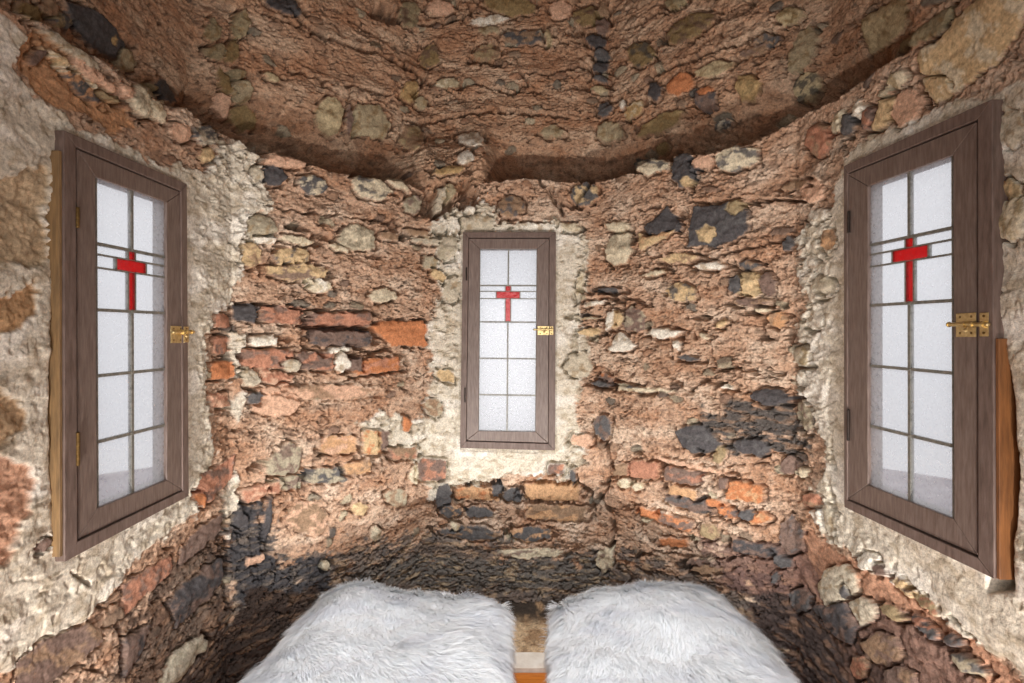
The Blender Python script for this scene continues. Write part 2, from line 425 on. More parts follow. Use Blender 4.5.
# upper wall, centre
stone(410,92,19,20,0,'Y',14); stone(421,103,14,12,0,'E',14); crack([(400,60),(424,80),(414,98)],1.8,26,0); stone(448,84,26,10,0,'E',12,mix='W')
stone(430,56,20,22,0,'T',9,mix='D'); stone(487,52,28,16,0,'B',9,mix='T'); stone(522,38,44,16,0,'F',8,mix='B'); stone(549,38,7,18,-15,'C',10)
stone(409,14,22,26,0,'G',10,mix='D'); stone(440,8,30,16,0,'P',14); stone(510,4,50,22,4,'T',8); stone(590,17,36,20,-8,'T',14,mix='D'); stone(560,10,22,18,0,'P',10)
stone(490,20,40,9,-8,'W',7,gap=0.3); stone(488,30,20,9,0,'E',6,gap=0.3)
crack([(404,118),(425,124),(450,118),(490,111),(530,114),(568,117)],2.0,32,12,-1); crack([(465,62),(482,60),(502,64)],1.8,28,6)
crack([(475,84),(495,88),(512,93),(528,84),(520,72)],1.5,26,5); crack([(520,72),(545,75),(560,71),(582,66)],1.5,26,8); crack([(420,26),(450,22),(470,14),(476,0)],1.8,32,6)
crack([(540,46),(570,42),(590,44)],1.4,22,3); hole(497,45,8,8,0,25); hole(575,32,18,14,0,30)
for sx, sy, sw, sh, kk in ((602,27,16,18,'D'),(597,42,20,12,'K'),(602,55,17,13,'F'),(601,68,17,12,'K'),(601,79,16,9,'F'),(600,90,17,6,'C'),(604,110,15,16,'F'),(604,10,12,14,'B')):
    stone(sx,sy,sw,sh,rng.randint(-12,12),kk,14)
stone(471,138,26,14,8,'W',13); stone(466,158,18,12,-15,'W',12); stone(450,170,28,8,-5,'Y',10); stone(552,132,22,12,5,'E',12); stone(412,138,24,28,0,'B',9,mix='T'); stone(480,150,10,6,0,'P',8)
# upper wall, right
stone(676,3,22,12,-10,'G',10); stone(690,28,58,22,-28,'T',14,mix='D'); stone(641,54,30,26,-12,'T',14,mix='F'); stone(714,69,36,15,-18,'C',12)
stone(680,84,30,21,-32,'O',12); stone(655,92,15,20,-8,'K',12); stone(705,100,22,24,-14,'D',12,mix='K'); stone(706,91,18,8,-14,'O',13,gap=0); stone(748,87,22,27,10,'Y',14,mix='T')
stone(634,110,24,13,-36,'Y',12,mix='W'); stone(622,104,7,10,-10,'W',10); stone(660,124,46,17,-24,'T',14); stone(610,131,27,22,0,'E',16); stone(722,125,18,10,-20,'F',5,mix='E')
stone(803,50,24,50,24,'E',16); stone(808,88,28,30,10,'C',14,mix='F'); stone(790,16,28,16,-15,'C',14,mix='T'); stone(766,40,26,14,-10,'F',4,mix='B'); stone(662,149,14,11,-30,'T',8)
crack([(655,73),(700,57),(740,43),(762,30)],1.8,28,10,-1); crack([(718,18),(724,40)],1.2,20,0); crack([(655,54),(661,74)],1.4,22,0); crack([(612,48),(635,42),(652,39)],1.4,22,6)
crack([(628,28),(660,14),(690,2)],1.3,20,6); crack([(682,118),(720,108)],1.4,18,0); stone(753,50,30,10,-20,'B',3,mix='D')
stone(884,26,42,52,20,'C',16,poly=[(861,20),(880,8),(905,-6),(906,24),(896,38),(873,56),(866,38)])
stone(926,32,52,20,-35,'G',14,poly=[(901,46),(910,36),(935,14),(955,2),(948,30),(925,42),(903,52)])
stone(968,48,90,80,0,'Y',12,poly=[(921,50),(945,38),(960,16),(985,-6),(1024,-30),(1032,0),(1014,40),(996,62),(972,80),(936,104),(924,90),(919,70)],mix='C')
crack([(919,62),(921,85),(928,108)],2.2,32,0); crack([(948,30),(953,4)],1.6,26,0); crack([(922,76),(945,76),(955,84)],1.2,16,0)
# ledge stones
stone(72,71,66,11,38,'C',12,mix='Y'); stone(84,88,52,12,40,'F',4,mix='S'); stone(36,58,22,12,-35,'D',5,gap=0.3); stone(110,95,24,10,30,'T',6)
stone(128,92,18,16,30,'P',10); stone(144,102,22,34,-20,'G',12,mix='C'); stone(160,112,14,26,-20,'C',10); stone(206,136,24,20,10,'F',12,mix='E'); stone(206,156,14,16,10,'Y',8)
stone(92,74,60,12,38,'P',8); stone(70,50,70,10,34,'E',8,gap=0.4); stone(180,132,26,18,28,'P',8)
# middle wall, left
stone(273,176,26,21,18,'K',9); stone(257,174,14,16,0,'E',9); stone(314,185,30,20,18,'F',11,mix='C'); stone(370,188,37,22,20,'C',14,mix='F'); stone(398,184,26,8,28,'C',14); stone(285,162,40,12,5,'P',12)
stone(260,229,30,28,0,'G',13); stone(264,240,24,7,5,'W',14); hole(296,227,28,8,8,30); stone(298,240,30,8,8,'C',12); stone(292,257,36,20,-5,'Y',12,mix='F'); stone(339,247,20,8,20,'C',12)
stone(357,237,38,28,5,'G',14,mix='C'); hole(321,236,16,9,20,35); hole(323,222,6,14,0,20); stone(390,236,18,8,10,'B',6); hole(375,257,18,5,0,20)
stone(250,255,20,26,0,'Y',8,mix='B'); crack([(265,206),(300,212),(350,216),(400,224)],1.5,22,8,-1); hole(238,220,6,8,0,25); hole(240,248,6,12,0,25)
stone(317,284,30,15,22,'C',12,mix='W'); stone(383,295,26,15,-5,'C',12); crack([(285,288),(284,306)],1.3,20,0); crack([(306,288),(318,276),(334,270)],1.6,22,4)
# brick courses
stone(246,313,28,18,3,'K',12,brick=True); stone(284,315,46,18,5,'R',12,brick=True,mix='D'); stone(340,320,61,16,1,'R',13,brick=True,mix='D'); stone(340,337,61,19,1,'D',13,brick=True,mix='K')
stone(400,333,56,28,0,'O',14,poly=[(372,328),(383,320),(425,321),(427,346),(392,346)],gap=1.2)
stone(268,359,54,19,1,'R',10,brick=True,mix='D'); stone(316,361,36,18,1,'D',10,brick=True,mix='R'); stone(378,366,46,15,-6,'O',11,brick=True,mix='R'); stone(355,364,14,14,0,'D',10,brick=True)
crack([(236,305),(262,303),(310,311),(370,312)],1.4,22,0); crack([(310,328),(372,329)],2.2,36,0); crack([(310,313),(310,346)],2.0,32,0); crack([(350,356),(392,350)],2.4,30,0); hole(285,338,18,9,0,26)
stone(263,341,26,12,-5,'W',10); stone(338,350,24,6,-8,'W',12); stone(293,365,18,14,0,'E',11); stone(342,362,16,18,0,'W',11)
stone(276,378,34,13,12,'R',8,brick=True,mix='P'); stone(249,378,20,18,-10,'E',10); stone(276,400,46,32,-8,'P',16,gap=1.0); stone(254,398,16,12,0,'F',8); crack([(241,350),(240,376)],2.2,30,0)
crack([(330,392),(345,380),(380,374),(400,372)],1.5,22,5); stone(330,392,90,14,0,'P',5,gap=0.4,mix='B')
stone(221,321,15,14,0,'R',8,brick=True); stone(220,345,15,18,3,'R',9,brick=True,mix='D'); stone(221,370,22,18,-8,'O',10,brick=True); stone(219,400,18,15,-8,'R',9,brick=True,mix='P')
# lower left
stone(284,458,36,29,-5,'G',10,mix='D',poly=[(264,462),(281,450),(290,441),(302,448),(299,472),(282,476),(266,475)]); hole(257,465,20,9,-28,34)
stone(338,445,36,17,-3,'N',-6,brick=True,mix='P',gap=1.5); stone(373,442,19,24,0,'Y',10,brick=True,mix='O'); stone(385,440,8,20,0,'D',9,brick=True); stone(396,454,10,12,0,'D',8,brick=True)
stone(326,476,40,15,-4,'F',9,brick=True,mix='G'); hole(308,476,7,15,10,34); stone(358,468,26,12,-8,'N',8,brick=True,mix='B'); stone(287,484,30,14,-8,'G',8,brick=True,mix='D'); stone(262,492,40,13,-14,'R',8,brick=True,mix='P')
stone(309,518,42,30,0,'B',4,mix='P',gap=0.4); stone(360,509,15,13,0,'Y',10); stone(396,498,20,18,0,'G',9,mix='B'); stone(376,534,10,14,0,'C',9); hole(380,482,5,3)
crack([(282,446),(290,438),(302,446)],1.5,24,0); crack([(300,470),(300,500)],1.2,18,0); crack([(320,436),(322,420)],1.2,16,0); stone(325,566,10,10,0,'C',8); stone(254,560,22,8,-20,'P',7); 
# left wall lower bricks
stone(210,488,36,26,-32,'R',8,poly=[(192,492),(200,476),(224,462),(236,452),(232,478),(206,504)],mix='D'); stone(199,500,10,14,-20,'O',8); 
stone(205,540,40,44,-38,'D',7,poly=[(180,552),(196,532),(222,512),(222,530),(205,548),(184,566)]); 
stone(146,585,52,50,-35,'R',7,poly=[(121,585),(140,572),(172,556),(174,572),(150,592),(126,616)],mix='D')
stone(197,597,60,60,-38,'K',8,poly=[(168,604),(176,590),(222,556),(224,574),(212,598),(176,628)],mix='D')
stone(60,650,80,50,-25,'D',6,poly=[(20,660),(44,640),(92,622),(104,640),(70,672),(30,700),(10,700)],mix='B')
stone(134,648,28,58,-20,'D',6,poly=[(120,640),(134,632),(150,622),(140,652),(122,680)],mix='K')
stone(182,662,64,22,-46,'E',10,mix='G'); stone(40,545,20,12,-40,'D',3); crack([(118,620),(120,690)],2.0,26,0); hole(80,580,22,4,40,18)
crack([(224,520),(226,560),(224,610)],1.8,24,0); stone(240,520,18,14,0,'K',7); stone(268,518,8,40,5,'K',8)
# round the centre window
hole(434,204,48,26,-4,75); hole(468,196,22,30,0,70); hole(345,505,4,4); stone(300,272,64,16,2,'Y',12,mix='D'); stone(413,204,20,18,0,'G',12,mix='D'); stone(448,192,14,18,20,'E',14); stone(440,200,10,26,15,'E',10); stone(478,224,34,22,0,'E',18); stone(470,210,10,9,0,'W',20)
stone(512,206,26,24,0,'B',12,mix='F'); stone(584,194,28,22,-18,'F',12,mix='Y'); stone(544,228,58,10,3,'W',12); stone(571,228,20,9,4,'C',13); hole(556,196,6,24,-22,30); hole(570,206,22,5,15,22)
crack([(540,182),(552,196),(562,212)],2.2,28,0); stone(427,240,30,9,6,'E',12); stone(418,232,30,5,8,'B',12); hole(440,232,16,8,-15,28); stone(455,228,9,22,10,'W',14); crack([(592,182),(572,206)],2.0,26,0)
stone(448,248,20,26,25,'E',18,mix='G'); stone(430,262,16,14,0,'G',12); stone(438,275,16,10,20,'Y',10); stone(452,290,18,28,10,'E',14); stone(446,376,18,12,15,'Y',10); stone(434,408,20,20,5,'B',9,mix='G'); stone(407,424,9,16,0,'O',8)
stone(404,453,26,12,-5,'B',8,brick=True,mix='R'); stone(416,474,14,20,15,'C',10); stone(432,470,28,22,3,'D',8,brick=True,mix='R'); stone(578,366,28,26,20,'E',14); stone(604,382,18,14,0,'D',8,mix='O'); stone(590,332,24,8,-2,'Y',12); stone(588,318,22,4,2,'G',12)
stone(594,303,22,6,-12,'W',12); stone(580,284,7,26,14,'C',11); stone(603,427,18,24,0,'F',9,mix='D'); stone(582,440,22,12,0,'P',6); hole(575,345,8,20,0,20)
# below the centre window
stone(478,494,46,13,1,'N',6,brick=True,mix='O'); stone(444,497,18,30,8,'F',7,rough=0.5); stone(498,490,12,16,0,'F',8); stone(513,496,20,14,10,'F',7); stone(478,513,30,12,0,'F',8); stone(452,512,24,12,0,'F',6,mix='N')
stone(552,492,54,16,2,'N',9,brick=True); stone(556,513,58,15,2,'B',9,brick=True,mix='N'); stone(532,534,40,14,-3,'F',6,mix='N'); stone(470,533,60,14,4,'F',4,mix='B'); stone(556,469,16,12,0,'D',7,brick=True,mix='R'); stone(573,477,8,18,0,'F',7)
crack([(468,483),(500,483)],2.4,34,0); crack([(535,481),(560,484),(582,483),(592,494),(594,512)],1.8,28,0); crack([(510,520),(512,545)],1.2,18,0); crack([(520,492),(535,502),(560,503)],1.3,20,4)
stone(605,560,18,24,0,'C',8,mix='D'); stone(530,553,60,10,0,'C',3,mix='D',gap=0.2); stone(455,527,10,7,0,'C',8)
# middle wall, right
stone(652,166,36,16,-6,'C',13,mix='F'); stone(684,170,26,34,0,'K',13,mix='F'); stone(688,182,12,10,0,'Y',14,gap=0); stone(736,158,44,25,-12,'C',14,mix='F'); stone(702,162,20,14,-8,'P',9)
stone(661,222,42,24,-18,'K',14,poly=[(644,228),(668,206),(682,224),(680,231),(648,236)]); stone(655,238,38,14,-18,'Y',10,poly=[(638,232),(648,236),(676,231),(664,240),(640,250)],mix='N')
stone(719,226,62,46,0,'K',13,poly=[(694,206),(724,204),(738,199),(748,212),(748,230),(736,240),(718,246),(688,246),(690,225)],mix='F'); stone(736,208,18,16,0,'T',14,gap=0); stone(708,234,20,16,-20,'Y',14,gap=0,mix='T')
hole(630,238,12,16,-10,38); hole(682,214,12,14,50,30); hole(752,200,14,10,0,28); stone(618,249,26,36,14,'C',13,mix='G'); stone(618,226,24,11,-3,'C',12)
crack([(694,172),(693,200)],1.8,26,0); crack([(640,210),(660,206)],1.6,20,6); crack([(690,202),(720,203),(736,198)],1.8,26,5); crack([(745,204),(775,200),(806,202)],2.2,34,8,-1); crack([(700,262),(740,250),(790,240)],1.6,26,5)
stone(679,258,38,9,-5,'Y',9,mix='B'); stone(709,266,32,8,2,'W',12); stone(790,244,13,13,30,'F',10); stone(750,266,24,11,0,'F',8,mix='B'); stone(812,190,24,26,0,'P',8); hole(788,192,10,6,0,26); stone(795,184,26,12,-10,'B',5)
stone(819,140,26,34,20,'R',10,mix='B'); stone(838,122,14,24,20,'C',12); stone(850,124,12,22,15,'F',12); stone(862,110,12,20,10,'W',11); stone(871,118,14,24,15,'D',12,mix='R'); stone(889,114,28,36,20,'Y',12,poly=[(875,132),(882,100),(904,95),(898,112),(880,130)])
stone(900,80,24,14,-40,'C',8,mix='T'); stone(905,108,26,40,20,'P',7)
stone(633,320,26,26,5,'D',12,mix='G'); stone(617,319,12,18,15,'Y',10); stone(609,320,7,22,12,'W',12); stone(622,342,27,22,0,'W',14,poly=[(609,350),(617,332),(624,333),(636,346),(630,351),(612,352)]); stone(663,333,33,11,3,'W',15); stone(677,345,8,11,-15,'W',12)
stone(681,292,30,20,10,'Y',10,mix='F'); hole(620,300,16,6,10,26); stone(606,290,30,6,0,'F',6); crack([(592,290),(620,296),(650,304)],1.8,24,0); stone(655,273,22,6,-12,'C',10); hole(648,306,16,3,10,18)
stone(630,388,34,6,12,'F',7,mix='G'); stone(600,384,18,6,8,'F',7); stone(688,358,22,5,8,'F',7); stone(645,390,60,4,2,'C',4,gap=0.4); crack([(670,378),(690,392),(700,384)],1.6,22,3)
stone(749,284,36,26,-4,'Y',16,mix='T'); stone(735,284,14,20,0,'F',6); stone(768,284,16,26,0,'D',4); stone(752,302,34,10,0,'D',3,mix='B'); hole(700,318,24,6,0,34); stone(721,324,14,8,-10,'Y',11); hole(761,328,7,24,3,46); hole(753,313,20,6,15,40); hole(763,338,14,7,0,36)  # dark patches round the yellow stone paint its shadow
stone(762,310,18,5,-5,'C',9); hole(790,336,12,14,0,36); hole(787,305,8,5,0,26); hole(788,317,8,5,0,26); stone(703,336,12,5,10,'C',9); stone(776,320,20,16,0,'S',4,mix='B'); crack([(716,370),(740,368),(760,372)],1.5,22,4)
crack([(708,340),(716,368)],1.2,16,3); crack([(770,370),(785,376)],1.4,18,0); stone(772,397,38,17,4,'K',14); hole(792,399,5,14,5,32); stone(726,386,14,6,12,'W',10); crack([(700,380),(730,386)],1.6,24,3); hole(681,384,6,6,0,26)
# right-hand cement dressing: embedded lumps
stone(829,239,14,22,5,'N',8,mix='B'); stone(812,262,14,14,0,'W',10); stone(826,285,26,18,10,'E',14,mix='G'); hole(824,300,22,5,-12,24); stone(815,318,18,22,0,'W',8); stone(804,356,16,22,0,'E',14,mix='T'); hole(816,366,9,10,0,34); stone(802,378,10,16,0,'W',10)
stone(806,417,15,32,-12,'G',12,mix='D'); stone(802,472,16,10,10,'C',14); stone(790,466,20,20,0,'D',8); hole(803,424,4,26,-8,28); stone(812,500,22,16,0,'R',6,mix='B'); hole(835,500,5,32,-12,34); hole(835,460,4,20,-8,24); stone(829,520,10,30,-10,'E',12)
stone(818,215,20,14,-20,'W',12); hole(806,240,5,16,0,30); stone(1012,216,34,52,0,'C',12,mix='T'); stone(1010,190,26,20,0,'T',8,mix='Y'); stone(1016,128,30,40,0,'E',6,gap=0.2)
# lower right
stone(702,440,50,24,5,'K',14,poly=[(675,430),(690,426),(705,425),(714,436),(722,446),(712,452),(692,454),(682,444)],mix='F'); stone(753,447,36,17,8,'K',12,mix='F'); stone(643,470,31,16,5,'R',9,brick=True); stone(620,470,14,12,0,'B',7,brick=True)
stone(683,476,38,15,9,'D',11,brick=True,mix='R'); crack([(701,470),(701,486)],2.0,30,0); stone(690,503,50,14,17,'D',9,brick=True,mix='F'); stone(682,492,28,9,12,'N',8,brick=True); stone(716,503,22,9,16,'O',8); stone(727,513,22,12,14,'O',9,mix='F')
stone(744,492,38,18,8,'O',9,brick=True,mix='N'); stone(722,484,9,12,0,'D',7); stone(652,515,34,9,18,'O',8,brick=True); stone(676,523,34,11,20,'D',8,brick=True,mix='O'); stone(758,518,26,12,3,'O',7,mix='N'); stone(746,515,16,12,0,'F',8); stone(709,531,22,18,10,'B',7,mix='T')
stone(624,483,16,9,5,'C',10); stone(638,486,12,9,0,'C',10); hole(606,486,12,5,20,30); crack([(606,446),(613,470),(608,486),(600,500),(611,512),(614,530),(612,552)],2.4,34,5); crack([(637,508),(641,520),(640,536)],1.6,24,0); crack([(706,512),(736,526),(735,508)],1.8,26,3)
stone(673,543,28,9,5,'O',8,brick=True); stone(756,549,46,14,12,'K',8,brick=True,mix='D'); crack([(708,553),(725,560),(740,556)],1.8,26,3); crack([(770,548),(776,562)],2.2,28,0); stone(791,535,24,40,0,'D',7,mix='F',rough=1.8); stone(700,566,28,14,0,'D',5); stone(706,570,30,8,0,'B',3)
crack([(632,556),(660,553),(690,556)],1.3,18,3); stone(775,578,8,14,0,'F',9); stone(783,562,18,12,20,'F',6); stone(690,466,70,5,14,'P',3); crack([(695,446),(725,466),(770,462)],1.3,16,3); stone(720,455,14,18,30,'T',4,gap=0.2)
stone(833,582,46,34,0,'E',14,poly=[(816,588),(824,570),(845,564),(858,572),(860,592),(842,602),(824,604)]); stone(864,606,32,40,10,'E',13,poly=[(848,604),(862,596),(878,604),(874,618),(860,626),(852,612)]); stone(832,622,42,44,30,'K',9,poly=[(812,606),(826,606),(846,602),(856,628),(850,646),(830,634)],mix='D')
stone(871,561,22,18,30,'W',10); stone(846,592,8,12,0,'F',12); stone(882,570,14,10,50,'D',8); stone(905,588,30,12,40,'Y',8,mix='D'); stone(925,603,34,10,42,'T',7,mix='R'); stone(892,612,26,12,40,'T',8); stone(924,628,34,12,42,'F',7,mix='R'); stone(952,640,22,12,35,'F',8,mix='D')
stone(970,666,40,14,30,'G',8,mix='F'); crack([(950,618),(975,640)],1.8,24,0); stone(800,600,20,22,0,'F',6,mix='D'); stone(880,650,40,30,40,'B',6,mix='D'); stone(858,668,20,24,10,'R',6,mix='B'); stone(900,680,34,24,35,'D',7,mix='B')
# ---- keep the masonry behind the faces of the window frames, and open the walls for the windows
kill = np.zeros(PX.shape, dtype=bool)
for s, w in WIN.items():
    sd = sdpoly(PX, PY, w['outer'])
    near = sst(-9, -1, sd)
    cap = 0.006 if s else 0.004
    H = np.where(sd > -14, H*(1-near)+np.minimum(H, cap)*near, H)
    kill |= sd > 5
# hollows beside the near edges of the two side windows where the lining board is laid bare
sd = sdpoly(PX, PY, [(990,350),(1004,352),(1013,400),(1017,470),(1013,540),(1013,588),(990,590)]); H = H*(1-sst(-9,3,sd)) - 0.07*sst(-4, 4, sd)
sd = sdpoly(PX, PY, [(68,160),(58,170),(53,300),(50,420),(55,545),(68,556)]); H = H*(1-sst(-9,3,sd)) - 0.05*sst(-4, 4, sd)
H = np.clip(H, -0.15, 0.045)

off = rec - H
VX = bx + dx*off; VY = by + dy*off
VZ = Zg.copy()
# roughen heights a little so that ledges undercut
VZ = VZ + 0.004*fbm(u*30, v*30, 2, 301)*sst(0.0, 0.05, Zg)
C = np.clip(C, 0.012, 0.86); G = np.clip(G, 0.05, 1)

def grid_object(name, c0, c1, label):
    sx = VX[:, c0:c1+1]; sy = VY[:, c0:c1+1]; sz = VZ[:, c0:c1+1]; k = kill[:, c0:c1+1]
    nr, nc = sx.shape
    co = np.stack([sx, sy, sz], -1).reshape(-1, 3)
    idx = np.arange(nr*nc).reshape(nr, nc)
    q = np.stack([idx[:-1,:-1], idx[:-1,1:], idx[1:,1:], idx[1:,:-1]], -1).reshape(-1, 4)
    kk = (k[:-1,:-1] & k[:-1,1:] & k[1:,1:] & k[1:,:-1]).reshape(-1)
    q = q[~kk]
    used = np.zeros(nr*nc, dtype=bool); used[q.ravel()] = True
    mp = np.cumsum(used)-1; q = mp[q]; co = co[used]
    me = bpy.data.meshes.new(name)
    me.vertices.add(len(co)); me.vertices.foreach_set('co', co.astype(np.float32).ravel())
    me.loops.add(len(q)*4); me.loops.foreach_set('vertex_index', q.astype(np.int32).ravel())
    me.polygons.add(len(q)); me.polygons.foreach_set('loop_start', np.arange(0, len(q)*4, 4, dtype=np.int32))
    me.update(calc_edges=True)
    me.polygons.foreach_set('use_smooth', np.ones(len(q), dtype=bool))
    at = me.attributes.new('tone', 'FLOAT_COLOR', 'POINT')
    cc = np.concatenate([C[:, c0:c1+1].reshape(-1,3), G[:, c0:c1+1].reshape(-1,1)], 1)[used]
    at.data.foreach_set('color', cc.astype(np.float32).ravel())
    me.materials.append(WALL)
    o = bpy.data.objects.new(name, me); COL.objects.link(o)
    return tag(o, label, 'wall', kind='structure')
grid_object('wall_left', 0, corners[0], 'left rubble and brick wall with pale cement around its leaded window')
grid_object('wall_back_left', corners[0], corners[1], 'angled rubble wall left of the centre window, with courses of orange and dark brick')
grid_object('wall_back', corners[1], corners[2], 'facing rubble wall holding the centre window, blackened along its foot')
grid_object('wall_back_right', corners[2], corners[3], 'angled rubble wall right of the centre window, with large dark flints')
grid_object('wall_right', corners[3], NC-1, 'right rubble wall with pale cement around its leaded window')

# ------------------------------------------------------------------ windows
WOOD = noise_mat('brown_painted_wood', (92,76,68), (124,108,100), 30, 0.42, 0.25, 60, stretch=(6,6,0.7))
WOOD2 = noise_mat('brown_weathered_wood', (86,70,62), (120,102,94), 22, 0.55, 0.4, 60, stretch=(5,5,0.8))
BARE = noise_mat('bare_orange_wood', (98,62,34), (138,90,50), 22, 0.55, 0.3, 50, stretch=(6,6,0.6))
BAREL = noise_mat('bare_ochre_wood', (104,82,56), (146,116,78), 22, 0.6, 0.3, 50, stretch=(6,6,0.6))
LEAD = noise_mat('lead_came', (104,102,96), (142,140,132), 90, 0.5, 0.2, metallic=0.35)
BRASS = noise_mat('aged_brass', (188,160,108), (226,204,150), 120, 0.32, 0.15, metallic=0.85)
BRASSD = noise_mat('brass_screw', (96,74,40), (140,112,66), 120, 0.4, 0.1, metallic=0.8)
STEEL = noise_mat('dark_hinge_metal', (38,32,30), (62,52,46), 120, 0.5, 0.1, metallic=0.6)
def glass_mat(name, tint, rough, bump, scale=60, milk=0.5):
    """obscure glass: part of the light is scattered, part passes, a little is mirrored"""
    m, nt, bs = new_mat(name); nt.nodes.remove(bs); out = nt.nodes['Material Output']
    tl = nd(nt, 'ShaderNodeBsdfTranslucent'); tr = nd(nt, 'ShaderNodeBsdfTransparent'); gl = nd(nt, 'ShaderNodeBsdfGlossy')
    tl.inputs['Color'].default_value = (*tint, 1); tr.inputs['Color'].default_value = (*tint, 1); gl.inputs['Roughness'].default_value = rough
    tc = nd(nt, 'ShaderNodeTexCoord'); n = nd(nt, 'ShaderNodeTexNoise', Scale=scale, Detail=5)
    nt.links.new(tc.outputs['Object'], n.inputs['Vector'])
    mr = nd(nt, 'ShaderNodeMapRange'); mr.inputs['From Min'].default_value = 0.3; mr.inputs['From Max'].default_value = 0.7
    mr.inputs['To Min'].default_value = milk-0.05; mr.inputs['To Max'].default_value = milk+0.05
    nt.links.new(n.outputs['Fac'], mr.inputs['Value'])
    b = nd(nt, 'ShaderNodeBump', Strength=bump, Distance=0.003)
    nt.links.new(n.outputs['Fac'], b.inputs['Height'])
    for q in (tl, gl): nt.links.new(b.outputs[0], q.inputs['Normal'])
    m1 = nd(nt, 'ShaderNodeMixShader'); nt.links.new(mr.outputs[0], m1.inputs[0]); nt.links.new(tr.outputs[0], m1.inputs[1]); nt.links.new(tl.outputs[0], m1.inputs[2])
    m2 = nd(nt, 'ShaderNodeMixShader'); m2.inputs[0].default_value = 0.05; nt.links.new(m1.outputs[0], m2.inputs[1]); nt.links.new(gl.outputs[0], m2.inputs[2])
    nt.links.new(m2.outputs[0], out.inputs['Surface'])
    return m
GLASS = glass_mat('rippled_obscure_glass', (0.97,0.97,0.975), 0.15, 0.25, 90, milk=0.28)
RED = glass_mat('ruby_glass', (0.84,0.075,0.08), 0.15, 0.3, milk=0.15)

